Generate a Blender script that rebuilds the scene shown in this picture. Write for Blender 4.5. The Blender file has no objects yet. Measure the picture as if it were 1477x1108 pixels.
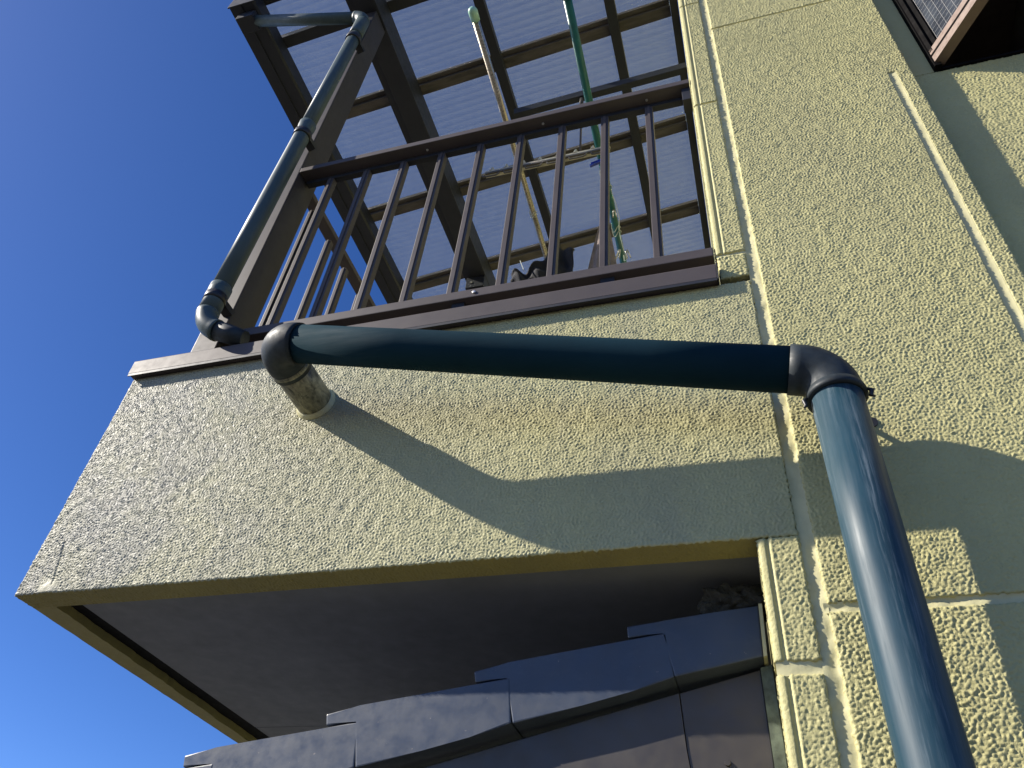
import bpy, bmesh, math, random
import numpy as np
from mathutils import Vector, Matrix

# ------------------------------------------------------------------ camera, sky, sun, exposure
sc = bpy.context.scene
COL = sc.collection
cam_d = bpy.data.cameras.new('camera'); cam = bpy.data.objects.new('camera', cam_d); COL.objects.link(cam)
cam_d.sensor_fit = 'HORIZONTAL'; cam_d.sensor_width = 36.0; cam_d.lens = 1131.62 / 1477 * 36
cam_d.clip_start = 0.05; cam_d.clip_end = 3000
RT = Vector((0.95558388, 0.28267584, 0.08356245))
DN = Vector((-0.13206188, 0.66360904, -0.73635623))
FW = Vector((-0.26347609, 0.69261631, 0.67141366))
M = Matrix((RT, -DN, -FW)).transposed().to_4x4(); M.translation = Vector((-.012, -1.4, 1.6))
cam.matrix_world = M
sc.camera = cam

SUN_TRAVEL = Vector((2.56, 1.0, -1.80)).normalized()
EL = math.asin(-SUN_TRAVEL.z); AZ = math.atan2(-SUN_TRAVEL.x, -SUN_TRAVEL.y)
w = bpy.data.worlds.new('World'); sc.world = w; w.use_nodes = True
nt = w.node_tree; nt.nodes.clear()
wo = nt.nodes.new('ShaderNodeOutputWorld'); bg = nt.nodes.new('ShaderNodeBackground')
sky = nt.nodes.new('ShaderNodeTexSky'); sky.sky_type = 'NISHITA'; sky.sun_disc = False
sky.sun_elevation = EL; sky.sun_rotation = AZ % (2 * math.pi)
sky.altitude = 0; sky.air_density = 0.52; sky.dust_density = 0.24; sky.ozone_density = 2.0
hs = nt.nodes.new('ShaderNodeHueSaturation'); hs.inputs['Saturation'].default_value = 1.27; hs.inputs['Hue'].default_value = .511
bg.inputs['Strength'].default_value = 0.120
nt.links.new(sky.outputs[0], hs.inputs['Color']); nt.links.new(hs.outputs[0], bg.inputs[0]); nt.links.new(bg.outputs[0], wo.inputs[0])
sd = bpy.data.lights.new('sun', 'SUN'); sd.energy = 5.0; sd.angle = math.radians(0.53); sd.color = (1.0, .93, .82)
so = bpy.data.objects.new('sun', sd); COL.objects.link(so)
so.rotation_euler = SUN_TRAVEL.to_track_quat('-Z', 'Y').to_euler(); so.location = (-6, -5, 8)
sc.view_settings.view_transform = 'Standard'; sc.view_settings.look = 'None'
sc.view_settings.gamma = 1; sc.view_settings.exposure = 0.75; sc.view_settings.use_curve_mapping = False
sc.cycles.use_denoising = True
sc.cycles.max_bounces = 10; sc.cycles.transparent_max_bounces = 24

rnd = random.Random(7)
rng = np.random.default_rng(11)

# ------------------------------------------------------------------ materials
def newmat(name):
    m = bpy.data.materials.new(name); m.use_nodes = True
    n = m.node_tree; n.nodes.clear()
    out = n.nodes.new('ShaderNodeOutputMaterial'); p = n.nodes.new('ShaderNodeBsdfPrincipled')
    n.links.new(p.outputs[0], out.inputs[0])
    return m, n, p, out
def rgb(c): return (c[0], c[1], c[2], 1)
def obj_coord(n, scale=(1, 1, 1)):
    t = n.nodes.new('ShaderNodeTexCoord'); mp = n.nodes.new('ShaderNodeMapping'); mp.inputs['Scale'].default_value = scale
    g = n.nodes.new('ShaderNodeNewGeometry')
    n.links.new(g.outputs['Position'], mp.inputs[0]); return mp.outputs[0]
def noise(n, vec, scale, detail=4, rough=.55, dist=0):
    t = n.nodes.new('ShaderNodeTexNoise'); t.inputs['Scale'].default_value = scale; t.inputs['Detail'].default_value = detail
    t.inputs['Roughness'].default_value = rough; t.inputs['Distortion'].default_value = dist
    n.links.new(vec, t.inputs['Vector']); return t.outputs['Fac']
def ramp(n, fac, stops):
    r = n.nodes.new('ShaderNodeValToRGB'); e = r.color_ramp.elements
    while len(e) < len(stops): e.new(.5)
    for i, (p, c) in enumerate(stops): e[i].position = p; e[i].color = rgb(c)
    n.links.new(fac, r.inputs[0]); return r.outputs[0]
def rampv(n, fac, a, b, va=0, vb=1):
    r = n.nodes.new('ShaderNodeMapRange'); r.inputs['From Min'].default_value = a; r.inputs['From Max'].default_value = b
    r.inputs['To Min'].default_value = va; r.inputs['To Max'].default_value = vb
    n.links.new(fac, r.inputs['Value']); return r.outputs[0]
def mixc(n, fac, a, b, mode='MIX'):
    x = n.nodes.new('ShaderNodeMix'); x.data_type = 'RGBA'; x.blend_type = mode
    for sock, v in ((x.inputs[0], fac), (x.inputs[6], a), (x.inputs[7], b)):
        if isinstance(v, (int, float)): sock.default_value = v
        elif isinstance(v, tuple): sock.default_value = rgb(v)
        else: n.links.new(v, sock)
    return x.outputs[2]
def mul(n, a, b):
    x = n.nodes.new('ShaderNodeMath'); x.operation = 'MULTIPLY'
    for s, v in ((x.inputs[0], a), (x.inputs[1], b)):
        if isinstance(v, (int, float)): s.default_value = v
        else: n.links.new(v, s)
    return x.outputs[0]
def bump(n, p, h, strength, dist):
    b = n.nodes.new('ShaderNodeBump'); b.inputs['Strength'].default_value = strength; b.inputs['Distance'].default_value = dist
    n.links.new(h, b.inputs['Height']); n.links.new(b.outputs[0], p.inputs['Normal'])

def mat_basic(name, col, rough=.5, metal=0, var=.25, vscale=9, bscale=120, bstr=.15, bdist=.002, rvar=.12, spec=.5, stretch=(1, 1, 1)):
    m, n, p, o = newmat(name)
    v = obj_coord(n, stretch)
    f = noise(n, v, vscale, 6, .6)
    c = ramp(n, f, [(.3, tuple(x * (1 - var) for x in col)), (.7, tuple(min(1, x * (1 + var)) for x in col))])
    n.links.new(c, p.inputs['Base Color'])
    f2 = noise(n, v, vscale * 4.3, 5, .6)
    n.links.new(rampv(n, f2, .3, .7, max(.03, rough - rvar), min(1, rough + rvar)), p.inputs['Roughness'])
    p.inputs['Metallic'].default_value = metal; p.inputs['Specular IOR Level'].default_value = spec
    bump(n, p, noise(n, v, bscale, 3), bstr, bdist)
    return m

def mat_stucco(name, col, dirt, dirt_amt, rough=.62, spec=.4, fine=.6, weather=None):
    m, n, p, o = newmat(name)
    v = obj_coord(n); vs = obj_coord(n, (1.0, 1.0, .22))
    f = noise(n, v, 2.6, 6, .62)
    base = ramp(n, f, [(.25, tuple(x * .88 for x in col)), (.75, tuple(min(1, x * 1.1) for x in col))])
    d = rampv(n, noise(n, vs, 3.4, 8, .66, .6), .42, .72, 0, 1)
    d2 = rampv(n, noise(n, v, 210, 3, .6), .35, .65, .75, 1)
    fac = mul(n, mul(n, d, d2), dirt_amt)
    if weather:
        # the exposed end has lost its colour: grey weathering that thins out towards the house
        sx = n.nodes.new('ShaderNodeSeparateXYZ'); n.links.new(v, sx.inputs[0])
        wx = rampv(n, sx.outputs['X'], weather[0], weather[1], 0, 1)
        wn = rampv(n, noise(n, v, 5.5, 7, .65, .5), .28, .60, .45, 1)
        mx_ = n.nodes.new('ShaderNodeMath'); mx_.operation = 'MAXIMUM'
        n.links.new(mul(n, fac, .45), mx_.inputs[0]); n.links.new(mul(n, wx, wn), mx_.inputs[1]); fac = mx_.outputs[0]
    c = mixc(n, fac, base, dirt)
    sp = rampv(n, noise(n, v, 260, 2, .5), .62, .74, 0, .35)
    c = mixc(n, sp, c, tuple(x * .55 for x in col))
    n.links.new(c, p.inputs['Base Color'])
    n.links.new(rampv(n, noise(n, v, 60, 3), .3, .7, rough - .12, rough + .12), p.inputs['Roughness'])
    p.inputs['Specular IOR Level'].default_value = spec
    bump(n, p, noise(n, v, 330, 3, .6), fine, .0016)
    return m

M_WALL = mat_stucco('cream_stucco_paint', (.50, .462, .215), (.39, .365, .195), .6)
M_PARA = mat_stucco('weathered_parapet_stucco', (.50, .468, .240), (.285, .278, .225), 1.0, rough=.52, spec=.2, weather=(-.35, -1.65))
M_LIP = mat_stucco('bounce_ochre_lip_stucco', (.33, .285, .10), (.23, .205, .105), .6)  # less weathered lip; ochre bounce light is mixed into its base colour
M_CAULK = mat_basic('painted_sealant', (.56, .52, .29), .5, 0, .1, 14, 90, .25, .003)
M_BRONZE = mat_basic('bronze_aluminium', (.078, .065, .063), .55, .1, .08, 7, 300, .05, .0005, .05, .35)
M_POST = mat_basic('post_bronze', (.046, .040, .042), .55, .1, .08, 7, 300, .05, .0005, .05, .35)
M_BRONZED = mat_basic('dark_bronze_aluminium', (.019, .020, .026), .55, .1, .12, 7, 300, .06, .0006, .08)
M_WOODISH = mat_basic('rafter_dusty_brown', (.088, .076, .069), .7, 0, .5, 26, 160, .4, .002, .1, .4, (.12, 1, 1))
M_SOFFIT = mat_basic('soffit_grey_board', (.17, .178, .192), .6, 0, .12, 5, 200, .1, .001)
M_GAP = mat_basic('gap_shade_black', (.007, .007, .007), .9, spec=.2)
M_BARGE = mat_basic('brown_sheet_metal', (.058, .050, .043), .45, 0, .2, 6, 60, .05, .002)
M_PATINA = mat_basic('patina_flashing', (.09, .11, .08), .6, 0, .7, 30, 90, .3, .002)
M_MORTAR = mat_basic('crumbled_mortar', (.035, .033, .026), .95, 0, .6, 60, 130, 1, .006)
M_GROUND = mat_basic('asphalt_yard', (.075, .073, .068), .85, 0, .2, .8, 40, .4, .004)
M_BLACKEL = mat_basic('faded_black_elbow', (.017, .024, .029), .58, 0, .6, 16, 120, .15, .001, .12, .35)
M_STRAP = mat_basic('black_strap', (.015, .015, .016), .45)
M_STEEL = mat_basic('laundry_pole_steel', (.44, .38, .29), .3, .7, .2, 30, 100, .05, .0005)
M_MINT = mat_basic('mint_plastic', (.30, .50, .37), .4)
M_TEAL = mat_basic('teal_pole_coating', (.012, .12, .105), .38, 0, .2, 20)
M_HANGER = mat_basic('yellowed_plastic', (.48, .44, .34), .5, 0, .3, 40)
M_HANGDK = mat_basic('grey_plastic', (.10, .09, .08), .5)
M_BLUE = mat_basic('blue_plastic', (.01, .03, .32), .4)
M_CLOTH = mat_basic('black_cloth', (.016, .016, .019), .9, 0, .3, 40, 200, .6, .003)
M_TOWEL = mat_basic('brown_towel', (.22, .175, .155), .95, 0, .25, 30, 300, .8, .003)
M_STRING = mat_basic('pale_string', (.6, .62, .52), .8)
M_SASH = mat_basic('window_bronze_frame', (.17, .115, .09), .42, .15, .12, 12, 200, .05, .0006)
M_FRAME = mat_basic('window_dark_frame', (.005, .0045, .0045), .8, spec=.06)
M_ROOM = mat_basic('dim_room_surface', (.10, .075, .05), .9)
M_SCREW = mat_basic('screw_steel', (.6, .58, .55), .35, .8)

def mat_tile():
    m, n, p, o = newmat('dark_glazed_tile')
    v = obj_coord(n); vs = obj_coord(n, (1, 1, 3))
    f = noise(n, v, 8, 7, .65)
    c = ramp(n, f, [(.3, (.042, .054, .078)), (.7, (.058, .071, .098))])
    chip = rampv(n, noise(n, v, 95, 3, .6), .72, .76, 0, .7)
    c = mixc(n, chip, c, (.35, .30, .25))
    dust = rampv(n, noise(n, vs, 14, 6, .7, .4), .55, .85, 0, .16)
    c = mixc(n, dust, c, (.2, .2, .2))
    n.links.new(c, p.inputs['Base Color'])
    n.links.new(rampv(n, noise(n, v, 30, 5), .3, .7, .32, .55), p.inputs['Roughness'])
    bump(n, p, noise(n, v, 22, 4, .5), .10, .005)
    return m
M_TILE = mat_tile()

def mat_pipe(name, col, scratch_axis, amt, r0=.34, r1=.6, spec=.42):
    m, n, p, o = newmat(name)
    sc3 = {'x': (.08, 1, 1), 'z': (1, 1, .05)}[scratch_axis]
    v = obj_coord(n); vs = obj_coord(n, sc3)
    f = noise(n, v, 6, 6, .6)
    c = ramp(n, f, [(.3, tuple(x * .88 for x in col)), (.7, tuple(x * 1.14 for x in col))])
    st = rampv(n, noise(n, vs, 170, 8, .72, .05), .46, .70, 0, 1)
    big = rampv(n, noise(n, vs, 14, 4, .6), .48, .66, .1, 1)
    c = mixc(n, mul(n, mul(n, st, big), amt), c, (.36, .42, .46))
    fl = rampv(n, noise(n, v, 130, 4, .7), .70, .75, 0, .55 * amt)
    blob = rampv(n, noise(n, v, 7, 2, .5), .55, .66, 0, 1)
    c = mixc(n, mul(n, fl, blob), c, (.62, .6, .58))
    n.links.new(c, p.inputs['Base Color'])
    n.links.new(rampv(n, noise(n, vs, 55, 6, .7), .3, .7, r0, r1), p.inputs['Roughness'])
    p.inputs['Specular IOR Level'].default_value = spec
    bump(n, p, noise(n, vs, 40, 5, .6), .12, .002)
    return m
M_PIPEV = mat_pipe('scuffed_teal_blue_pipe', (.014, .046, .068), 'z', .48)
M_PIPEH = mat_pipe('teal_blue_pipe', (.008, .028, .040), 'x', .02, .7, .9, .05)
M_PIPET = mat_pipe('grey_green_downpipe', (.055, .080, .080), 'z', .2)

def mat_stub():
    m, n, p, o = newmat('painted_stub_dirt')
    v = obj_coord(n, (1, .45, 1))
    d = rampv(n, noise(n, v, 20, 8, .72, 1.6), .36, .56, 0, 1)
    d2 = rampv(n, noise(n, v, 90, 4, .7), .35, .65, .5, 1)
    c = mixc(n, mul(n, d, d2), (.40, .375, .25), (.045, .047, .036))
    n.links.new(c, p.inputs['Base Color']); p.inputs['Roughness'].default_value = .42
    bump(n, p, noise(n, v, 60, 5), .3, .003)
    return m
M_STUB = mat_stub()

def mat_sheet():
    m, n, p, o = newmat('clear_corrugated_sheet')
    n.nodes.remove(p)
    v = obj_coord(n)
    tr = n.nodes.new('ShaderNodeBsdfTransparent'); tr.inputs[0].default_value = (.82, .86, .80, 1)
    rf = n.nodes.new('ShaderNodeBsdfRefraction'); rf.inputs['IOR'].default_value = 1.06; rf.inputs['Roughness'].default_value = .12
    rf.inputs[0].default_value = (.86, .86, .86, 1)
    tl = n.nodes.new('ShaderNodeBsdfTranslucent'); df = n.nodes.new('ShaderNodeBsdfDiffuse')
    dirt = ramp(n, noise(n, v, 22, 7, .65), [(.3, (.33, .36, .35)), (.75, (.25, .265, .245))])
    n.links.new(dirt, tl.inputs[0]); n.links.new(dirt, df.inputs[0])
    gl = n.nodes.new('ShaderNodeBsdfGlossy'); gl.inputs['Roughness'].default_value = .3; gl.inputs[0].default_value = (.9, .9, .9, 1)
    def mx(f, a, b):
        x = n.nodes.new('ShaderNodeMixShader')
        if isinstance(f, (int, float)): x.inputs[0].default_value = f
        else: n.links.new(f, x.inputs[0])
        n.links.new(a, x.inputs[1]); n.links.new(b, x.inputs[2]); return x.outputs[0]
    a = mx(.22, tr.outputs[0], rf.outputs[0])
    b = mx(.5, tl.outputs[0], df.outputs[0])
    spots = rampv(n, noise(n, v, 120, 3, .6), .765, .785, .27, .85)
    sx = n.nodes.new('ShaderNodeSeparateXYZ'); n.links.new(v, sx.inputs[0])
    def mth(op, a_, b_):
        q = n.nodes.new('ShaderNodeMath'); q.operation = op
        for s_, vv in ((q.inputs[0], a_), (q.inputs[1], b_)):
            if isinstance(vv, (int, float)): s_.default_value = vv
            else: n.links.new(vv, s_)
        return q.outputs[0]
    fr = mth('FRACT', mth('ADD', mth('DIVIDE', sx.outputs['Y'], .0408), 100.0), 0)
    ridge_glint = rampv(n, mth('ABSOLUTE', mth('SUBTRACT', fr, .5), 0), .02, .16, .07, 0)  # pale lines painted along each wave, standing for ridge highlights
    spots = mth('MINIMUM', mth('ADD', spots, ridge_glint), .9)
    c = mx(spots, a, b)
    d = mx(.07, c, gl.outputs[0])
    n.links.new(d, o.inputs[0])
    return m
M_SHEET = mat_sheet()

def mat_glass():
    m, n, p, o = newmat('wired_window_glass')
    v = obj_coord(n)
    c = ramp(n, noise(n, v, 9, 5, .6), [(.35, (.018, .022, .03)), (.7, (.06, .07, .085))])
    n.links.new(c, p.inputs['Base Color']); p.inputs['Roughness'].default_value = .16
    bump(n, p, noise(n, v, 60, 3), .15, .002)
    return m
M_GLASS = mat_glass()
M_WIRE = mat_basic('glass_wire', (.2, .2, .2), .5, .3)

# ------------------------------------------------------------------ mesh helpers
WORLD = {}
def empty(name, loc, label, cat, group=None):
    o = bpy.data.objects.new(name, None); COL.objects.link(o); o.location = loc; o.empty_display_size = .1
    WORLD[o.name] = Vector(loc); o['label'] = label; o['category'] = cat
    if group: o['group'] = group
    return o
def link(name, me, mat, parent=None, origin=None, smooth=False, label=None, kind=None):
    o = bpy.data.objects.new(name, me); COL.objects.link(o)
    org = Vector(origin) if origin is not None else (WORLD[parent.name] if parent else Vector((0, 0, 0)))
    WORLD[o.name] = org
    if mat and not me.materials: me.materials.append(mat)
    if parent: o.parent = parent; o.location = org - WORLD[parent.name]
    else: o.location = org
    if smooth: me.polygons.foreach_set('use_smooth', [True] * len(me.polygons))
    if label: o['label'] = label
    if kind: o['kind'] = kind
    return o
def tag(o, label, cat, group=None):
    o['label'] = label; o['category'] = cat
    if group: o['group'] = group
    return o
def pydata(name, verts, faces, mat, parent=None, origin=None, **k):
    org = Vector(origin) if origin is not None else (WORLD[parent.name] if parent else Vector((0, 0, 0)))
    me = bpy.data.meshes.new(name); me.from_pydata([tuple(Vector(v) - org) for v in verts], [], faces); me.update()
    return link(name, me, mat, parent, org, **k)
def from_bm(name, bm, mat, parent=None, origin=None, **k):
    org = Vector(origin) if origin is not None else (WORLD[parent.name] if parent else Vector((0, 0, 0)))
    bmesh.ops.recalc_face_normals(bm, faces=bm.faces)
    bmesh.ops.translate(bm, verts=bm.verts, vec=-org)
    me = bpy.data.meshes.new(name); bm.to_mesh(me); bm.free()
    return link(name, me, mat, parent, org, **k)
def bm_box(bm, x0, x1, y0, y1, z0, z1, bev=0):
    v = [bm.verts.new(p) for p in ((x0,y0,z0),(x1,y0,z0),(x1,y1,z0),(x0,y1,z0),(x0,y0,z1),(x1,y0,z1),(x1,y1,z1),(x0,y1,z1))]
    fs = [bm.faces.new([v[i] for i in f]) for f in ((0,3,2,1),(4,5,6,7),(0,1,5,4),(1,2,6,5),(2,3,7,6),(3,0,4,7))]
    if bev:
        es = list({e for f in fs for e in f.edges})
        bmesh.ops.bevel(bm, geom=es, offset=bev, segments=2, affect='EDGES', profile=.6)
def box(name, x0, x1, y0, y1, z0, z1, mat, parent=None, bev=.0, origin=None, **k):
    bm = bmesh.new(); bm_box(bm, x0, x1, y0, y1, z0, z1, bev); return from_bm(name, bm, mat, parent, origin, **k)
def bm_prism(bm, poly, a, b, axis='y', bev=0):
    def P(p, t): return {'y': (p[0], t, p[1]), 'x': (t, p[0], p[1]), 'z': (p[0], p[1], t)}[axis]
    va = [bm.verts.new(P(p, a)) for p in poly]; vb = [bm.verts.new(P(p, b)) for p in poly]
    n = len(poly); fs = [bm.faces.new(va), bm.faces.new(vb[::-1])]
    for i in range(n): fs.append(bm.faces.new([va[i], vb[i], vb[(i + 1) % n], va[(i + 1) % n]]))
    if bev: bmesh.ops.bevel(bm, geom=list({e for f in fs for e in f.edges}), offset=bev, segments=2, affect='EDGES', profile=.6)
def prism(name, poly, a, b, mat, parent=None, axis='y', bev=0, **k):
    bm = bmesh.new(); bm_prism(bm, poly, a, b, axis, bev); return from_bm(name, bm, mat, parent, **k)
def bm_bar(bm, p, q, w_, h_, up=(0, 0, 1), bev=0):
    p, q = Vector(p), Vector(q); d = (q - p).normalized(); s = d.cross(Vector(up)).normalized(); u = s.cross(d)
    v = []
    for c in (p, q):
        for a, b in ((-1, -1), (1, -1), (1, 1), (-1, 1)): v.append(bm.verts.new(c + s * a * w_ / 2 + u * b * h_ / 2))
    fs = [bm.faces.new([v[i] for i in f]) for f in ((0,1,2,3),(7,6,5,4),(0,4,5,1),(1,5,6,2),(2,6,7,3),(3,7,4,0))]
    if bev: bmesh.ops.bevel(bm, geom=list({e for f in fs for e in f.edges}), offset=bev, segments=2, affect='EDGES', profile=.6)
def bar(name, p, q, w_, h_, mat, parent=None, up=(0, 0, 1), bev=.0, **k):
    bm = bmesh.new(); bm_bar(bm, p, q, w_, h_, up, bev); return from_bm(name, bm, mat, parent, **k)
def tube_data(path, radii, seg=28, cap=True):
    path = [Vector(p) for p in path]; n = len(path)
    if isinstance(radii, (int, float)): radii = [radii] * n
    vs, fs = [], []
    prev = None
    for i in range(n):
        t = (path[min(i + 1, n - 1)] - path[max(i - 1, 0)]).normalized()
        if prev is None:
            a = t.cross(Vector((0, 0, 1)) if abs(t.z) < .9 else Vector((0, 1, 0))).normalized()
        else: a = (prev - t * prev.dot(t)).normalized()
        prev = a; b = t.cross(a)
        for k in range(seg):
            th = 2 * math.pi * k / seg
            vs.append(path[i] + (a * math.cos(th) + b * math.sin(th)) * radii[i])
    for i in range(n - 1):
        for k in range(seg):
            k2 = (k + 1) % seg; fs.append((i*seg+k, i*seg+k2, (i+1)*seg+k2, (i+1)*seg+k))
    if cap: fs.append(tuple(range(seg))[::-1]); fs.append(tuple((n-1)*seg + k for k in range(seg)))
    return vs, fs
def tube(name, path, radii, mat, parent=None, seg=28, cap=True, **k):
    vs, fs = tube_data(path, radii, seg, cap)
    k.setdefault('smooth', True)
    o = pydata(name, vs, fs, mat, parent, **k)
    if cap:
        for p in o.data.polygons[-2:]: p.use_smooth = False
    return o
def bend(a, c, b, r, n=12):
    """points of a rounded corner at c between a and b, tangent length r"""
    a, b, c = Vector(a), Vector(b), Vector(c); u = (a - c).normalized(); v = (b - c).normalized()
    ang = u.angle(v); R = r * math.tan(ang / 2)
    ctr = c + (u + v).normalized() * (R / math.sin(ang / 2))
    s = c + u * r - ctr; e = c + v * r - ctr
    tot = s.angle(e); ax = s.cross(e).normalized()
    return [ctr + Matrix.Rotation(tot * i / n, 3, ax) @ s for i in range(n + 1)]

# ---- plaster relief: real lumps in the sheet
def band_noise(nx, nz, step, lam, width=.45, seed=0):
    g = np.random.default_rng(seed).standard_normal((nz, nx))
    fx = np.fft.fftfreq(nx, step)[None, :]; fz = np.fft.fftfreq(nz, step)[:, None]
    f = np.sqrt(fx ** 2 + fz ** 2) + 1e-9
    H = np.exp(-(np.log(f * lam) / width) ** 2)
    r = np.real(np.fft.ifft2(np.fft.fft2(g) * H)); return r / r.std()
def relief(name, x0, x1, z0, z1, y, depth, step, amp, mat, parent, seed, lam=.0115, shape=None, flat=None, edge=.003, lowamp=.00025, skirt_mat=None):
    """plaster slab: a lumpy front sheet facing -y, closed by skirts running back by depth"""
    nx = max(4, int(round((x1 - x0) / step)) + 1); nz = max(4, int(round((z1 - z0) / step)) + 1)
    xs = np.linspace(x0, x1, nx); zs = np.linspace(z0, z1, nz)
    X, Z = np.meshgrid(xs, zs)
    a = band_noise(nx, nz, step, lam, .62, seed); b = band_noise(nx, nz, step, .05, .5, seed + 1)
    c_ = band_noise(nx, nz, step, lam * .55, .4, seed + 5)
    a = a * .85 + c_ * .38
    h = (np.tanh(a * .7) * 1.15 + .12 * a * a - .12) * amp + b * lowamp
    if flat is not None: h = h * flat(X, Z)
    Y = y - h
    if shape is not None: Y = Y + shape(X, Z)
    # soften the arris
    ed = np.minimum(np.minimum(X - x0, x1 - X), np.minimum(Z - z0, z1 - Z))
    Y = Y + np.clip(1 - ed / edge, 0, 1) ** 2 * edge * .8
    jit = band_noise(nx, nz, step, .014, .4, seed + 2) * .0011
    Xj = X.copy(); Zj = Z.copy()
    Xj[:, 0] += jit[:, 0]; Xj[:, -1] += jit[:, -1]; Zj[0, :] += jit[0, :]; Zj[-1, :] += jit[-1, :]
    V = np.stack([Xj, Y, Zj], -1).reshape(-1, 3)
    idx = np.arange(nx * nz).reshape(nz, nx)
    F = np.stack([idx[:-1, :-1], idx[:-1, 1:], idx[1:, 1:], idx[1:, :-1]], -1).reshape(-1, 4)
    ring = np.concatenate([idx[0, :], idx[1:, -1], idx[-1, -2::-1], idx[-2:0:-1, 0]])
    nr = len(ring)
    # lumpy skirt running back from the arris
    nr_rows = max(2, int(depth / .0035)) + 1
    rx, rz = X.ravel()[ring], Z.ravel()[ring]
    ox = np.where(rx <= x0 + 1e-6, -1.0, np.where(rx >= x1 - 1e-6, 1.0, 0)); oz = np.where(rz <= z0 + 1e-6, -1.0, np.where(rz >= z1 - 1e-6, 1.0, 0))
    ln_ = np.maximum(np.hypot(ox, oz), 1)
    kn = band_noise(nr, nr_rows, step, lam, .6, seed + 9) * amp * .5
    rows = [V]; base = len(V); r2 = np.roll(np.arange(nr), -1); Fl = [F]; up = ring
    for k_ in range(1, nr_rows):
        t_ = k_ / (nr_rows - 1)
        P = V[ring].copy(); P[:, 1] = (y + edge) * (1 - t_) + (y + depth) * t_
        q_ = .5 ** k_
        P[:, 0] = P[:, 0] * q_ + rx * (1 - q_); P[:, 2] = P[:, 2] * q_ + rz * (1 - q_)
        d_ = kn[k_] * (1 if k_ < nr_rows - 1 else 0)
        P[:, 0] += ox / ln_ * d_; P[:, 2] += oz / ln_ * d_
        rows.append(P); dn = base + np.arange(nr); base += nr
        Fl.append(np.stack([up, dn, dn[r2], up[r2]], -1)); up = dn
    V = np.concatenate(rows); Fa = np.concatenate(Fl)
    org = WORLD[parent.name]
    V = V - np.array(org)
    me = bpy.data.meshes.new(name)
    me.vertices.add(len(V)); me.vertices.foreach_set('co', V.astype(np.float32).ravel())
    me.loops.add(Fa.size); me.loops.foreach_set('vertex_index', Fa.astype(np.int32).ravel())
    me.polygons.add(len(Fa)); me.polygons.foreach_set('loop_start', np.arange(0, Fa.size, 4, dtype=np.int32))
    me.polygons.foreach_set('loop_total', np.full(len(Fa), 4, dtype=np.int32))
    me.update(calc_edges=True); me.validate()
    if skirt_mat:
        me.materials.append(mat); me.materials.append(skirt_mat)
        mi = np.zeros(len(Fa), dtype=np.int32); mi[len(F):] = 1; me.polygons.foreach_set('material_index', mi)
    return link(name, me, mat, parent, smooth=True)
def sealant(name, x0, x1, z0, z1, y, mat, parent, seed, wob=.0016, step=.006):
    """hand-drawn sealant bead lying in a joint (front sheet, slightly dished)"""
    nx = max(6, int((x1 - x0) / step)); nz = max(6, int((z1 - z0) / step)); r = np.random.default_rng(seed)
    if x1 - x0 < .1: nx = 8
    if z1 - z0 < .1: nz = 8
    xs = np.linspace(x0, x1, nx); zs = np.linspace(z0, z1, nz); X, Z = np.meshgrid(xs, zs)
    n1 = band_noise(nx, nz, step, .06, .6, seed) * wob * .5
    u = (X - x0) / (x1 - x0) if (x1 - x0) < (z1 - z0) else (Z - z0) / (z1 - z0)
    Y = y + .0022 * (1 - (2 * u - 1) ** 2) + n1
    vs = [(X[i, j], Y[i, j], Z[i, j]) for i in range(nz) for j in range(nx)]
    fs = [(i*nx+j, i*nx+j+1, (i+1)*nx+j+1, (i+1)*nx+j) for i in range(nz-1) for j in range(nx-1)]
    return pydata(name, vs, fs, mat, parent, smooth=True)

# ------------------------------------------------------------------ ground
g = pydata('ground', [(-900,-900,0),(900,-900,0),(900,900,0),(-900,900,0)], [(0,1,2,3)], M_GROUND)
g['kind'] = 'structure'

# ------------------------------------------------------------------ house
house = empty('house', (1.5, .05, 0), 'house wall with cream yellow lumpy stucco panels beside the balcony', 'house')
bm = bmesh.new()
bm_box(bm, .004, .75, .058, 6, 0, 7.2); bm_box(bm, .7501, 3.2, .058, 6, 0, 4.12); bm_box(bm, .7501, 3.2, .058, 6, 5.4, 7.2)
bm_box(bm, 1.45, 3.2, .058, 6, 4.1201, 5.3999); bm_box(bm, .7501, 1.4499, 3.0, 6, 4.1201, 5.3999)
from_bm('wall_core', bm, M_WALL, house)
# main front panels split by horizontal joints
def groove_shape(X, Z): return np.where((np.abs(X - .610) < .0118) & (Z < 4.090), .0065, 0.0)
def groove_flat(X, Z): return np.where((np.abs(X - .610) < .0118) & (Z < 4.090), 0.0, 1.0)
relief('wall_panel', .106, .664, 2.306, 4.690, 0, .057, .0022, .0013, M_WALL, house, 1, lam=.0094, shape=groove_shape, flat=groove_flat)
relief('wall_panel', .106, .664, 1.55, 2.288, 0, .057, .0022, .00145, M_WALL, house, 21, lam=.0104, shape=groove_shape, flat=groove_flat)
relief('wall_panel', .106, .664, 4.698, 5.05, 0, .057, .0026, .0013, M_WALL, house, 31, lam=.0105)
box('wall_panel', .106, .664, 0, .057, 5.052, 7.2, M_WALL, house)
box('wall_panel', .106, .664, 0, .057, 0, 1.548, M_WALL, house)
sealant('joint_sealant', .0985, .665, 2.287, 2.307, .0035, M_CAULK, house, 3)
sealant('joint_sealant', .105, .665, 4.689, 4.699, .004, M_CAULK, house, 4)
sealant('joint_sealant', .599, .621, 1.55, 4.088, .0022, M_CAULK, house, 5, .0005)
sealant('corner_joint_sealant', .078, .107, 1.55, 5.05, .0055, M_CAULK, house, 6)
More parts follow.
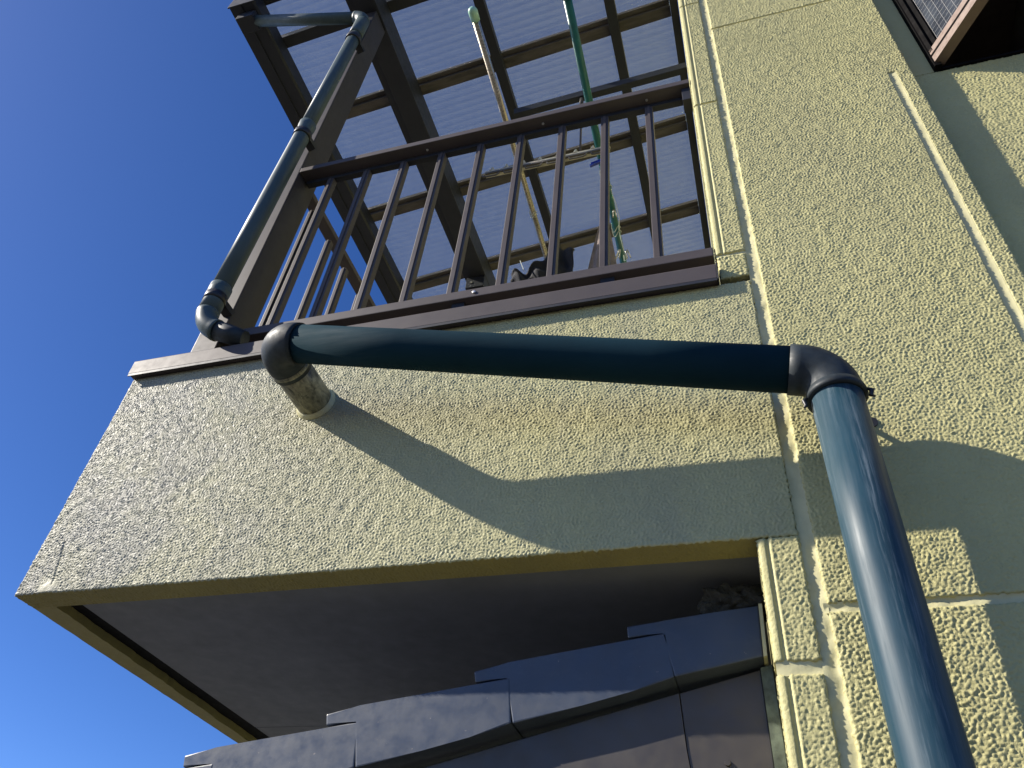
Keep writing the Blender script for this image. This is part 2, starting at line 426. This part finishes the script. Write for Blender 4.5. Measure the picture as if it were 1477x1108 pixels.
# recessed wall behind the window
relief('recessed_wall', .6645, 1.25, 2.7, 4.118, .05, .006, .0028, .0014, M_WALL, house, 51, lam=.011)
box('recessed_wall', .6645, .7445, .05, .0575, 4.1185, 5.6, M_WALL, house)
box('recessed_wall', 1.251, 3.2, .05, .0575, 0, 4.118, M_WALL, house)
box('recessed_wall', .6645, 1.25, .05, .0575, 0, 2.699, M_WALL, house)
box('recessed_wall', 1.46, 3.2, .05, .0575, 4.119, 5.4, M_WALL, house)
box('recessed_wall', .6645, 3.2, .05, .0575, 5.601, 7.2, M_WALL, house)
# corner trim lengths: bead, groove, thin ridge, textured flat
def trim_shape(X, Z):
    x = X
    o = np.zeros_like(x)
    o += np.where(x < .015, .0045 * (1 - np.clip(x / .012, 0, 1)) ** 2 * 1.0, 0)
    o += .0042 * np.exp(-((x - .0195) / .0034) ** 4)
    o -= .0012 * np.exp(-((x - .0265) / .002) ** 2)
    return o
def trim_flat(X, Z): return np.where(X < .028, .35, 1.0)
for i, (a, b) in enumerate(((1.55, 2.178), (2.202, 2.4494), (3.338, 4.146), (4.153, 4.962), (4.969, 5.05))):
    relief('corner_trim', 0, .0785, a, b, .0, .057, .0024, .0012, M_WALL, house, 60 + 3 * i, lam=.010, shape=trim_shape, flat=trim_flat)
relief('corner_trim_foot', 0.004, .0775, 3.236, 3.326, .001, .056, .0026, .0017, M_WALL, house, 90)
for a, b in ((2.176, 2.204), (3.324, 3.340), (4.144, 4.155), (4.96, 4.971)):
    sealant('trim_joint_sealant', .002, .080, a, b, .004, M_CAULK, house, int(a * 100))
box('corner_trim', 0.0, .0785, .0, .057, 5.051, 7.2, M_WALL, house)
box('corner_trim', 0.0, .0785, .0, .057, 0, 1.549, M_WALL, house)
# ------------------------------------------------------------------ window with a sash standing open
win = empty('window', (.745, .05, 4.12), 'dark framed casement window with its wired glass sash swung open, upper right', 'window')
bm = bmesh.new(); bm_box(bm, .745, .766, .028, .10, 4.12, 5.4, .002); from_bm('jamb', bm, M_FRAME, win)
box('sill', .7665, 1.45, .044, .12, 4.12, 4.132, M_FRAME, win, .002)
box('jamb', 1.43, 1.4495, .012, .10, 4.1465, 5.4, M_FRAME, win, .002)
box('head', .7685, 1.4295, .012, .10, 5.37, 5.4, M_FRAME, win, .002)
bm = bmesh.new()
bm_box(bm, .77, .775, .13, 2.9, 4.13, 5.39); bm_box(bm, 1.44, 1.445, .13, 2.9, 4.13, 5.39)
bm_box(bm, .7755, 1.4395, .13, 2.9, 4.13, 4.135); bm_box(bm, .7755, 1.4395, .13, 2.9, 5.385, 5.39); bm_box(bm, .7755, 1.4395, 2.89, 2.9, 4.136, 5.384)
from_bm('room_lining', bm, M_ROOM, win)
SA = math.radians(59.5); ST = Vector((math.cos(SA), -math.sin(SA), 0)); SN = Vector((-math.sin(SA), -math.cos(SA), 0))
H0 = Vector((.752, .026, 0))
def sp(l, o, z): p = H0 + ST * l + SN * o; return (p.x, p.y, z)
def sash_box(name, l0, l1, o0, o1, z0, z1, mat, par):
    vs = [sp(l0,o0,z0), sp(l1,o0,z0), sp(l1,o1,z0), sp(l0,o1,z0), sp(l0,o0,z1), sp(l1,o0,z1), sp(l1,o1,z1), sp(l0,o1,z1)]
    return pydata(name, vs, [(0,3,2,1),(4,5,6,7),(0,1,5,4),(1,2,6,5),(2,3,7,6),(3,0,4,7)], mat, par)
sash = sash_box('sash', .03, .5, -.022, -.018, 4.22, 5.3, M_GLASS, win)
sash['label'] = 'open sash with wired glass'
sash_box('bottom_rail', .0, .5, -.03, .004, 4.136, 4.168, M_SASH, sash)
sash_box('rail_groove', .002, .5, -.03, .0025, 4.1682, 4.181, M_FRAME, sash)
sash_box('glazing_rail', .0, .5, -.03, .004, 4.1812, 4.208, M_SASH, sash)
sash_box('glazing_bead', .012, .49, -.024, -.008, 4.2082, 4.224, M_FRAME, sash)
sash_box('hinge_stile', .0, .014, -.03, .004, 4.1922, 5.34, M_FRAME, sash)
sash_box('hinge_bead', .0145, .03, -.03, -.008, 4.2122, 5.34, M_FRAME, sash)
sash_box('lock_stile', .485, .5, -.03, .004, 4.1922, 5.34, M_SASH, sash)
sash_box('top_rail', .0305, .4845, -.03, .004, 5.3, 5.34, M_SASH, sash)
vs, fs = [], []
def wire(l0, z0, l1, z1, wd=.0009):
    d = Vector((l1 - l0, z1 - z0)).normalized(); nx_, nz_ = -d.y * wd / 2, d.x * wd / 2
    b = len(vs)
    for l, z in ((l0+nx_, z0+nz_), (l0-nx_, z0-nz_), (l1-nx_, z1-nz_), (l1+nx_, z1+nz_)): vs.append(sp(l, -.0172 + (.0003 if abs(l1 - l0) > .1 else 0), z))
    fs.append((b, b+1, b+2, b+3))
for i in range(19): wire(.032 + i * .0245, 4.225, .032 + i * .0245, 5.3)
for i in range(44): wire(.03, 4.235 + i * .0245, .485, 4.235 + i * .0245)
pydata('glass_wire', vs, fs, M_WIRE, sash)

# ------------------------------------------------------------------ balcony
balc = empty('balcony', (-.9, .9, 2.45), 'projecting balcony box with weathered stucco parapet and dark grey underside', 'balcony')
def para_flat(X, Z):
    f = np.ones_like(X)
    # smoothed sealant patch at the lower left corner
    d = ((X + 1.745) / .03) ** 2 + ((Z - 2.462) / .022) ** 2
    f *= np.clip(d - .5, .12, 1)
    return f
def para_shape(X, Z):
    o = np.zeros_like(X)
    # hairline step running up from the corner patch
    ln = X - (-1.735 - (Z - 2.47) * .26)
    m = (Z > 2.47) & (Z < 2.60)
    o += np.where(m, .0022 * np.exp(-((ln) / .003) ** 2), 0)
    d = ((X + 1.742) / .026) ** 2 + ((Z - 2.462) / .02) ** 2
    o -= .0022 * np.exp(-d ** 2)
    return o
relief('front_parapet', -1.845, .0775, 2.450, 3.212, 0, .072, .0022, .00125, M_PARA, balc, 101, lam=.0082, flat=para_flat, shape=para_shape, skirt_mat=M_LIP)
box('parapet_back', -1.55, -.002, .0725, .13, 2.55, 3.212, M_PARA, balc)
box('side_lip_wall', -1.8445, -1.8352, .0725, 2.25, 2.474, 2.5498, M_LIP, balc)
box('side_parapet', -1.844, -1.55, .0725, 2.25, 2.55, 3.212, M_PARA, balc)
box('rear_parapet', -1.549, -.002, 2.12, 2.25, 2.55, 3.212, M_PARA, balc)
box('floor_slab', -1.549, -.002, .1305, 2.119, 2.56, 2.80, M_SOFFIT, balc)
# bottom lips: left strip with a hand-smeared ragged edge, black fill for the shade of the gap, soffit boards
bm = bmesh.new()
n = 90; ed = [.0]; 
jit = [.002 * math.sin(i * .7) + rnd.uniform(-.004, .004) for i in range(n + 1)]
outer = [(-1.845 + rnd.uniform(-.0012, .0012), .0725 + (2.25 - .0725) * i / n) for i in range(n + 1)]
inner = [(-1.772 - .05 * (i / n) ** 1.1 * .9 + jit[i] * .6, .0725 + (2.25 - .0725) * i / n) for i in range(n + 1)]
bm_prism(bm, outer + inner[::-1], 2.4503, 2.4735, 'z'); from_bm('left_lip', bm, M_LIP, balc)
box('gap_shade_fill', -1.835, -1.712, .073, 2.249, 2.474, 2.5492, M_GAP, balc)  # solid black fill painted as the shade inside the open gap
box('soffit_board', -1.711, -.001, .0735, .9855, 2.4625, 2.5495, M_SOFFIT, balc, .001)
box('soffit_board', -1.711, -.001, .9885, 2.249, 2.4625, 2.5495, M_SOFFIT, balc, .001)
# coping: front and left lengths with folded front edge
prism('coping', [(-.024, 3.2145), (-.024, 3.268), (-.020, 3.274), (.135, 3.282), (.135, 3.2245), (.006, 3.2245), (.006, 3.2145)], -1.852, -.003, M_BRONZE, balc, 'x', .0015)
bm = bmesh.new(); bm_box(bm, -1.856, -1.535, .1355, 2.26, 3.2135, 3.277, .0015); from_bm('coping', bm, M_BRONZE, balc)
box('coping_end_cap', -.0028, .001, -.026, .13, 3.208, 3.278, M_BRONZED, balc, .001)
prism('drip_lip', [(-.0235, 3.2045), (-.0235, 3.2142), (-.0205, 3.2142), (-.0205, 3.2045)], -1.85, -.004, M_BRONZED, balc, 'x')

# ------------------------------------------------------------------ railing
rail = empty('balcony_railing', (-.8, .01, 3.27), 'dark bronze railing with slim upright bars on top of the balcony parapet', 'railing')
def rail_profile(name, x0, x1, z0, z1, y0, y1): 
    bm = bmesh.new(); bm_box(bm, x0, x1, y0, y1, z0, z1, .003); return from_bm(name, bm, M_BRONZE, rail)
tr = rail_profile('top_rail', -1.5725, -.004, 4.318, 4.346, .0, .076)
br = rail_profile('bottom_rail', -1.5725, -.004, 3.336, 3.372, .0, .062)
box('rail_bracket', -.034, -.0035, .016, .07, 4.235, 4.3175, M_BRONZED, rail, .002)
box('rail_channel', -1.56, -.035, .047, .071, 4.296, 4.3178, M_BRONZED, rail, .001)
for x in (-1.2, -.75, -.3): box('rail_foot', x - .02, x + .02, .015, .045, 3.276, 3.3358, M_BRONZED, rail)
bm = bmesh.new(); bm_box(bm, -.014, .014, -.013, .013, 3.3722, 4.2958, .0025)
bm_box(bm, -.0045, .0045, -.0165, -.0132, 3.3722, 4.2958)
o0 = from_bm('baluster', bm, M_BRONZE, rail, origin=(0, 0, 0))
o0.location = Vector((-1.445, .059, 0)) - WORLD[rail.name]
def bal_at(x, y, rz=0):
    o = o0.copy(); COL.objects.link(o); o.location = Vector((x, y, 0)) - WORLD[rail.name]; o.rotation_euler.z = rz; return o
for i in range(1, 9): bal_at(-1.445 + i * .161, .059)
# side run along the left edge
box('side_top_rail', -1.625, -1.575, .1205, 1.90, 4.318, 4.346, M_BRONZE, rail, .003)
box('side_bottom_rail', -1.625, -1.575, .1205, 1.90, 3.336, 3.372, M_BRONZE, rail, .003)
for i in range(10): bal_at(-1.60, .185 + i * .158)
for (x, z) in ((-.697, 3.354), (-1.50, 3.353), (-1.525, 3.353)):
    tube('screw', [(x, .0002, z), (x, -.0035, z), (x, -.0045, z)], [.0062, .0058, .003], M_SCREW, rail, 12)
for x in (-1.02, -.55, -.16):
    tube('screw', [(x, .03, 4.3183), (x, .03, 4.3145)], [.005, .0045], M_SCREW, rail, 10)

# ------------------------------------------------------------------ canopy over the balcony
can = empty('balcony_canopy', (-1.5, .05, 3.28), 'lean-to canopy of clear corrugated sheet on dark bronze beams above the balcony', 'canopy')
SL = .15
def zr(x): return 6.079 + SL * (x + 1.564)
prism('post', [(-1.668, .0), (-1.573, .0), (-1.573, .12), (-1.668, .12)], 3.276, 5.902, M_POST, can, 'z', .004)
prism('post', [(-1.668, 1.91), (-1.573, 1.91), (-1.573, 2.03), (-1.668, 2.03)], 3.276, 5.902, M_POST, can, 'z', .004)
box('post_cap', -1.70, -1.565, 1.895, 2.045, 5.79, 5.9015, M_BRONZED, can, .002)
tube('screw', [(-1.66, 1.894, 5.84), (-1.66, 1.888, 5.84)], [.010, .009], M_SCREW, can, 12)
# main beam: box section with a lower flange and a groove
bm = bmesh.new(); bm_box(bm, -1.681, -1.562, -.22, 2.57, 5.9025, 6.077, .003); b_main = from_bm('main_beam', bm, M_BRONZED, can)
box('beam_flange', -1.726, -1.6815, -.22, 2.57, 5.922, 5.966, M_BRONZED, can, .003)
box('beam_lip', -1.726, -1.721, -.22, 2.57, 5.9665, 6.01, M_BRONZED, can, .001)
# sub beams along the depth
for x in (-1.06, -.366):
    box('sub_beam', x - .033, x + .024, -.22, 2.57, zr(x) - .05, zr(x) - .001, M_BRONZED, can, .002)
box('wall_ledger', -.045, -.002, .062, 2.57, 6.231, 6.31, M_BRONZED, can, .002)
# dusty rafters along the slope
for i, y in enumerate((-.187, .061, .568, 1.312, 1.974, 2.514)):
    mat = M_BRONZED if i < 2 else M_WOODISH
    bar('rafter', (-2.243, y, zr(-2.243) + .026), (-.05, y, zr(-.05) + .026), .064, .05, mat, can, bev=.002)
    if i >= 2: bar('rafter_fillet', (-2.243, y - .047, zr(-2.243) + .037), (-.05, y - .047, zr(-.05) + .037), .026, .026, M_WOODISH, can)
bar('pole_rest', (-1.55, 1.755, 4.965), (-.003, 1.755, 4.965), .03, .03, M_BRONZED, can)
bar('pole_rest', (-1.57, 1.95, 5.413), (-.003, 1.95, 5.413), .03, .03, M_BRONZED, can)
bar('laundry_arm', (-.935, .60, 5.575), (-.003, .60, 5.645), .035, .055, M_BRONZED, can, bev=.002)
# shallow corrugated sheets; their light ridge lines are painted in the material
PITCH = .0408
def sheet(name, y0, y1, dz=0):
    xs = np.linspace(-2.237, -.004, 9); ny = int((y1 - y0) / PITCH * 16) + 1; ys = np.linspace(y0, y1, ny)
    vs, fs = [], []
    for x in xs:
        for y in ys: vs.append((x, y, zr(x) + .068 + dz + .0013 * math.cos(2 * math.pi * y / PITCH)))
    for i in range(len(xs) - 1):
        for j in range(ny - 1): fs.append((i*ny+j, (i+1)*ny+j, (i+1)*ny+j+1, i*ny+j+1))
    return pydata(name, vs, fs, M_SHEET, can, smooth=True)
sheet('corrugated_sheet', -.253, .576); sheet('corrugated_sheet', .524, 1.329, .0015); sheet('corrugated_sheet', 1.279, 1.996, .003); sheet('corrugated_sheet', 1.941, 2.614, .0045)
# box gutter on the low edge
prism('gutter', [(-2.353, 5.873), (-2.210, 5.873), (-2.199, 5.884), (-2.199, 5.981), (-2.205, 5.981), (-2.205, 5.886), (-2.213, 5.879), (-2.346, 5.879), (-2.349, 6.01), (-2.355, 6.01), (-2.355, 5.878)], -.225, 2.62, M_BRONZED, can, 'y')
box('gutter_end_cap', -2.361, -2.193, -.233, -.2252, 5.867, 6.017, M_BRONZED, can, .002)
box('gutter_bead', -2.287, -2.279, -.224, 2.62, 5.8660, 5.8728, M_BRONZED, can, .001)
box('gutter_outlet', -2.315, -2.21, -.187, -.099, 5.80, 5.8650, M_BRONZED, can, .004)

# ------------------------------------------------------------------ thin rainwater pipe tied to the post
thin = empty('rainwater_downpipe', (-1.585, -.062, 3.29), 'slim grey green downpipe strapped to the corner post of the balcony', 'downpipe')
A = Vector((-2.255, -.143, 5.84)); B = Vector((-1.558, -.062, 5.655)); Cc = Vector((-1.604, -.062, 3.345)); D = Vector((-1.43, -.008, 3.292))
P1 = bend(A, B, Cc, .055)
tube('top_run', [A + (B - A) * .02, A + (B - A) * .5, P1[0]], .0305, M_PIPET, thin, 24)
tube('top_elbow', P1, .0345, M_PIPET, thin, 24)
def onp(z): t = (z - B.z) / (Cc.z - B.z); return B + (Cc - B) * t
tube('pipe_length', [onp(5.60), onp(5.0), onp(4.55)], .031, M_PIPET, thin, 28)
tube('socket', [onp(5.60), onp(5.50), onp(5.44)], [.0345, .0342, .0335], M_PIPET, thin, 28)
tube('pipe_length', [onp(4.585), onp(4.56), onp(4.54), onp(4.0), onp(3.52)], [.0360, .0355, .033, .033, .033], M_PIPET, thin, 28)
tube('socket', [onp(3.53), onp(3.505), onp(3.485), onp(3.405)], [.0370, .0368, .0352, .0352], M_PIPET, thin, 28)
P2 = bend(B, Cc, D, .062)
tube('bottom_elbow', P2, [.0345 + .002 * (i in (0, 1, 11, 12)) for i in range(13)], M_PIPET, thin, 28)
E2 = D + Vector((.0, .05, -.012))
tube('outlet', [P2[-1], P2[-1] + (D - P2[-1]) * .45, P2[-1] + (D - P2[-1]) * .8], [.033, .031, .026], M_BLACKEL, thin, 24)
for z in (5.40, 4.50, 3.47):
    c = onp(z)
    tube('strap', [c + Vector((0, 0, .016)), c - Vector((0, 0, .016))], .0372, M_STRAP, thin, 24)
    bar('strap_arm', c + Vector((.012, .025, 0)), (c.x + .02, .004, z - .01), .035, .022, M_STRAP, thin)

# ------------------------------------------------------------------ large drain pipe
big = empty('drain_pipe', (.19, -.12, 0), 'large teal blue drain pipe running across the parapet and down the wall', 'drain pipe')
r = .050
L0 = Vector((-1.12, 0, 2.986)); L1 = Vector((-1.12, -.244, 2.986)); EE = Vector((.19, -.12, 2.751)); BT = EE + Vector((.007, .011, -1)) * 2.745
stub_end = L1 + Vector((0, .095, 0))
tube('wall_stub', [L0 + Vector((0, .03, 0)), L0 - Vector((0, .07, 0)), stub_end - Vector((0, .02, 0))], .0505, M_STUB, big, 40)
bmv = [L0 + Vector((0, t, 0)) for t in (.004, -.003, -.009, -.013)]
tube('stub_sealant', bmv, [.061, .058, .054, .051], M_CAULK, big, 40)
P3 = bend(stub_end, L1, EE, .070, 16)
tube('elbow', [stub_end + Vector((0, .012, 0))] + P3 + [P3[-1] + (EE - L1).normalized() * .012], .0545, M_BLACKEL, big, 40)
tube('paint_ring', [stub_end + Vector((0, .010, 0)), stub_end - Vector((0, .012, 0))], [.0540, .0552], M_STUB, big, 40)
dh = (EE - L1).normalized()
P4 = bend(L1, EE, BT, .058, 16)
hp0 = P3[-1]; hp1 = P4[0]
tube('cross_run', [hp0 + (hp1 - hp0) * t for t in (0, .25, .5, .75, 1)], r, M_PIPEH, big, 48)
tube('elbow', [P4[0] - dh * .022] + P4 + [P4[-1] + Vector((0, 0, -.004))], [.0535] + [.0525 + .0012 * abs(i - 8) / 8 for i in range(17)] + [.054], M_BLACKEL, big, 40)
dv = (BT - EE).normalized()
tube('elbow_collar', [P4[-1] - dv * .004, P4[-1] + dv * .008, P4[-1] + dv * .016, P4[-1] + dv * .018], [.0545, .0585, .0585, .052], M_BLACKEL, big, 44)
tube('down_run', [P4[-1] + dv * .01, P4[-1] + dv * .4, P4[-1] + dv * .9, BT], r, M_PIPEV, big, 56)
# the tie round the collar with its two twisted ends
cz = P4[-1] + dv * .022
for s in (1, -1):
    c = cz + Vector((s * .0575, -.012, .004 if s > 0 else -.004))
    tube('tie_knot', [c + Vector((0, 0, .010)), c + Vector((s * .006, -.003, .003)), c + Vector((s * .003, .002, -.006)), c + Vector((s * .008, -.002, -.013))], [.003, .0052, .0045, .002], M_STRAP, big, 10)
# wall clip
bz = 2.665; c = EE + Vector((.007, .011, -1)) * (2.751 - bz)
bar('wall_clip_arm', (c.x + .02, c.y + .04, bz), (.252, .004, 2.700), .008, .008, M_STRAP, big)
tube('wall_clip_plate', [(.262, -.004, 2.702), (.262, .004, 2.702)], .013, M_STRAP, big, 16)
for z in (.6, 1.4):
    cc = EE + Vector((.007, .011, -1)) * (2.751 - z)
    tube('pipe_band', [cc + Vector((0, 0, .02)), cc - Vector((0, 0, .02))], .053, M_STRAP, big, 40)
    bar('band_arm', cc + Vector((0, .03, 0)), (cc.x, .004, z), .02, .02, M_STRAP, big)

# ------------------------------------------------------------------ porch roof under the balcony
porch = empty('porch_roof', (-.6, .5, 2.0), 'porch roof edge of dark blue grey glazed tiles under the balcony', 'porch roof')
TILE = [(-.936, 2.179), (-.930, 2.155), (-.858, 2.166), (-.841, 2.070), (-.70, 2.102), (-.60, 2.127), (-.5165, 2.153), (-.527, 2.245), (-.606, 2.2325), (-.75, 2.212), (-.86, 2.196)]
DX, DZ = .3275, .0825
def tile_poly(i, cut=None):
    p = [(x + DX * i, z + DZ * i) for x, z in TILE]
    return p
for i in (-2, -1, 0, 1):
    o = prism('verge_tile', tile_poly(i), .133 + .001 * (i % 2), .43, M_TILE, porch, bev=.0035)
prism('verge_tile', [(-.2815, 2.345), (-.279, 2.320), (-.203, 2.330), (-.1885, 2.236), (-.017, 2.270), (-.0135, 2.376), (-.1, 2.366), (-.2, 2.354)], .134, .43, M_TILE, porch, bev=.0035)
prism('end_sealant', [(-.0165, 2.268), (-.0095, 2.270), (-.006, 2.378), (-.013, 2.378)], .131, .2, M_CAULK, porch)
# tiled field behind the verge
for j in range(3):
    for i in (-2, -1, 0, 1):
        x0 = -.936 + DX * i; z0 = 2.150 + DZ * i
        y0 = .431 + j * .31
        prism('roof_tile', [(x0, z0), (x0 + .35, z0 + .088), (x0 + .35, z0 + .068), (x0, z0 - .02)], y0, y0 + .309, M_TILE, porch)
prism('roof_deck', [(-1.6, 1.90), (-.02, 2.25), (-.02, 2.22), (-1.6, 1.87)], .24, 1.5, M_BARGE, porch)
# barge boards: two sheets with an overlapping curved seam, and a patinated flashing against the wall
def zt(x): return 2.262 + .262 * (x + .02)
seam = [(-.186, 0), (-.178, .30), (-.166, .55), (-.150, .80), (-.132, 1.0)]
bot = 1.86
left = [(-1.7, zt(-1.7)), (-.186, zt(-.186))] + [(x, zt(-.186) + (bot - zt(-.186)) * t) for x, t in seam[1:]] + [(-1.7, bot - .36)]
prism('barge_sheet', left, .172, .2, M_BARGE, porch, bev=.0015)
right = [(-.1845, zt(-.1845)), (-.026, zt(-.026)), (-.022, bot)] + [(x + .0015, zt(-.186) + (bot - zt(-.186)) * t) for x, t in seam[::-1][:-1]]
prism('barge_sheet', right, .1745, .2, M_BARGE, porch, bev=.0015)
prism('wall_flashing', [(-.0255, zt(-.024)), (-.003, zt(-.003)), (-.001, bot), (-.0215, bot)], .166, .2, M_PATINA, porch)
tube('bolt', [(-.105, .174, 2.088), (-.105, .170, 2.088)], [.006, .005], M_BARGE, porch, 12)
# crumbled mortar on the top tile
bm = bmesh.new(); bmesh.ops.create_grid(bm, x_segments=1, y_segments=1, size=.001); bm.clear()
bmesh.ops.create_icosphere(bm, subdivisions=4, radius=1)
for v in bm.verts:
    c = v.co; m_ = max(abs(c.x), abs(c.y), abs(c.z)); q = Vector((c.x / m_, c.y / m_, c.z / m_)) * .75 + c * .25
    q = q * (1 + .16 * math.sin(9 * c.x + 4 * c.z) * math.sin(7 * c.y + 5 * c.x) + rnd.uniform(-.07, .07))
    v.co = Vector((-.066 + q.x * .062, .20 + q.y * .05, 2.405 + q.z * .034 + .008 * c.x))
from_bm('mortar_lump', bm, M_MORTAR, porch)

# ------------------------------------------------------------------ washing gear on the balcony
def pole(name, x, y0, y1, z, r_, mat, capmat, label):
    t = empty(name, (x, (y0 + y1) / 2, z), label, 'laundry pole')
    tube('pole_tube', [(x, y0, z), (x - .01 * (y1 - y0), (y0 + y1) / 2, z), (x - .02 * (y1 - y0), y1, z)], r_, mat, t, 20)
    for y, s in ((y0, -1), (y1, 1)):
        xx = x if s < 0 else x - .02 * (y1 - y0)
        tube('end_cap', [(xx, y - s * .03, z), (xx, y + s * .012, z), (xx, y + s * .024, z), (xx, y + s * .03, z)], [r_ * 1.35, r_ * 1.45, r_ * 1.1, r_ * .4], capmat, t, 18)
    return t
ps = pole('laundry_pole', -.843, -.175, 1.80, 5.0, .0145, M_STEEL, M_MINT, 'pale steel laundry pole with a mint green end cap')
pt = pole('laundry_pole', -.498, .0, 2.0, 5.45, .0205, M_TEAL, M_TEAL, 'teal laundry pole nearer the house wall')
def loop(p, x, y, z, r_, mat, tilt=.01):
    pts = [(x + r_ * math.cos(a), y + tilt * math.sin(a * 2), z + r_ * math.sin(a)) for a in [2 * math.pi * i / 16 for i in range(17)]]
    tube('string_tie', pts, .0022, mat, p, 6)
loop(ps, -.864, .86, 5.0, .018, M_STRING); loop(ps, -.8645, .875, 5.0, .018, M_STRING)
for y in (1.0, 1.09, 1.373, 1.407): loop(pt, -.498 - .02 * y, y, 5.45, .025, M_STRING, .02)
def drape(p, pts, r_=.002): tube('loose_string', pts, r_, M_STRING, p, 6)
drape(pt, [(-.502, 1.09, 5.427), (-.485, 1.158, 5.371), (-.480, 1.238, 5.337), (-.497, 1.317, 5.371), (-.508, 1.385, 5.427)])
drape(pt, [(-.510, 1.385, 5.427), (-.497, 1.453, 5.337), (-.485, 1.498, 5.291), (-.508, 1.543, 5.337), (-.514, 1.566, 5.427)])
def peg(x, y, z, mat, label, rot=0.0, s=1.0):
    t = empty('clothes_peg', (x, y, z), label, 'clothes peg')
    for sg in (-1, 1):
        bar('jaw', (x + sg * .004, y, z + .012 * s), (x + sg * .010 + rot, y, z - .05 * s), .010, .006, mat, t)
    tube('spring', [(x - .008, y - .007, z - .012), (x + .008, y - .007, z - .012)], .003, M_SCREW, t, 8)
    return t
peg(-.510, 1.238, 5.416, M_HANGER, 'white peg midway along the teal pole', .004)
peg(-.532, 1.52, 5.405, M_HANGER, 'white peg left of the pair at the far end of the teal pole', -.012, 1.2)
peg(-.490, 1.53, 5.405, M_HANGER, 'white peg right of the pair at the far end of the teal pole', .012, 1.2)

hang = empty('laundry_hanger', (-.72, .592, 5.0), 'yellowed plastic laundry hanger bar with a row of pointed pegs', 'laundry hanger')
bm = bmesh.new(); bm_bar(bm, (-1.037, .59, 5.0), (-.408, .592, 5.0), .03, .020, bev=.003); from_bm('hanger_bar', bm, M_HANGER, hang)
bar('lower_rail', (-1.03, .575, 4.982), (-.42, .577, 4.982), .010, .012, M_HANGDK, hang)
for i in range(6):
    x = -1.0 + i * .11
    bm = bmesh.new()
    bm_bar(bm, (x - .045, .576, 4.976), (x - .04, .576, 4.958), .006, .006, (0, 1, 0)); bm_bar(bm, (x - .04, .576, 4.958), (x + .03, .576, 4.956), .006, .006); bm_bar(bm, (x + .03, .576, 4.956), (x + .045, .576, 4.976), .006, .006, (0, 1, 0))
    from_bm('clip_loop', bm, M_HANGDK, hang)
for px in (-1.005, -.93, -.84, -.755, -.665, -.575, -.49, -.42):
    tube('peg_point', [(px, .59, 5.008), (px, .59, 5.02), (px, .59, 5.05), (px, .59, 5.058)], [.018, .014, .006, .002], M_HANGER, hang, 10)
tube('hook_rod', [(-.553, .592, 5.01), (-.556, .594, 5.3), (-.56, .598, 5.55)], .0055, M_BRONZE, hang, 10)
tube('hook_swivel', [(-.56, .598, 5.50), (-.561, .599, 5.57)], .011, M_BRONZE, hang, 12)
t = empty('clothes_peg', (-.475, .585, 4.89), 'blue clothes peg dangling under the laundry hanger', 'clothes peg')
bar('jaw', (-.50, .585, 4.872), (-.435, .585, 4.895), .012, .010, M_BLUE, t); bar('jaw', (-.495, .585, 4.89), (-.44, .585, 4.905), .012, .007, M_BLUE, t)
tube('cord', [(-.445, .585, 4.90), (-.43, .587, 4.94), (-.44, .59, 4.985)], .0022, M_STRING, t, 6)
tube('cord', [(-.44, .585, 4.885), (-.425, .587, 4.86), (-.43, .59, 4.83)], .0022, M_STRING, t, 6)

# dark garment over the steel pole and a brown towel
def cloth(name, label, cat, outline, y, th, mat, folds):
    t = bmesh.new()
    nx, nz = 26, 18; grid = []
    for j in range(nz + 1):
        row = []
        for i in range(nx + 1):
            u, v = i / nx, j / nz
            (xl, xr), (zt_, zb_) = outline(u, v)
            x = xl + (xr - xl) * u; z = zb_ + (zt_ - zb_) * v
            row.append((x, y + folds(u, v), z))
        grid.append(row)
    f = [[t.verts.new(p) for p in r_] for r_ in grid]; b = [[t.verts.new((p[0], p[1] + th, p[2])) for p in r_] for r_ in grid]
    for j in range(nz):
        for i in range(nx):
            t.faces.new((f[j][i], f[j][i+1], f[j+1][i+1], f[j+1][i])); t.faces.new((b[j][i], b[j+1][i], b[j+1][i+1], b[j][i+1]))
    for j in range(nz):
        t.faces.new((f[j][0], f[j+1][0], b[j+1][0], b[j][0])); t.faces.new((f[j][nx], b[j][nx], b[j+1][nx], f[j+1][nx]))
    for i in range(nx):
        t.faces.new((f[0][i], b[0][i], b[0][i+1], f[0][i+1])); t.faces.new((f[nz][i], f[nz][i+1], b[nz][i+1], b[nz][i]))
    o = from_bm(name, t, mat, None, (0, y, 5.0), smooth=True); return tag(o, label, cat)
def g_out(u, v):
    top = 4.80 + .14 * min(1, max(0, (u - .35) / .3)) - .03 * max(0, (u - .75) / .25) + .012 * math.sin(u * 19)
    botm = 4.70 + .012 * math.sin(u * 23)
    return (-1.03, -.69), (top, botm)
cloth('dark_garment', 'dark cloth garment slung over the pale steel pole', 'garment', g_out, 1.07, .012, M_CLOTH, lambda u, v: .022 * math.sin(u * 22 + v * 3) + .012 * math.sin(v * 9 + u * 4))
bar('white_garment_tag', (-.97, 1.035, 4.84), (-.945, 1.035, 4.76), .003, .012, M_STRING, bpy.data.objects['dark_garment'], up=(0, 1, 0))
def t_out(u, v):
    wd = .075 * (1 - v) ** .8 + .006; cx = -.528 + .01 * v
    return (cx - wd, cx + wd), (5.06, 4.55)
cloth('brown_towel', 'folded brown towel hanging to a point beside the teal pole', 'towel', t_out, 1.0, .02, M_TOWEL, lambda u, v: .012 * math.sin(u * 14) * (1 - v))
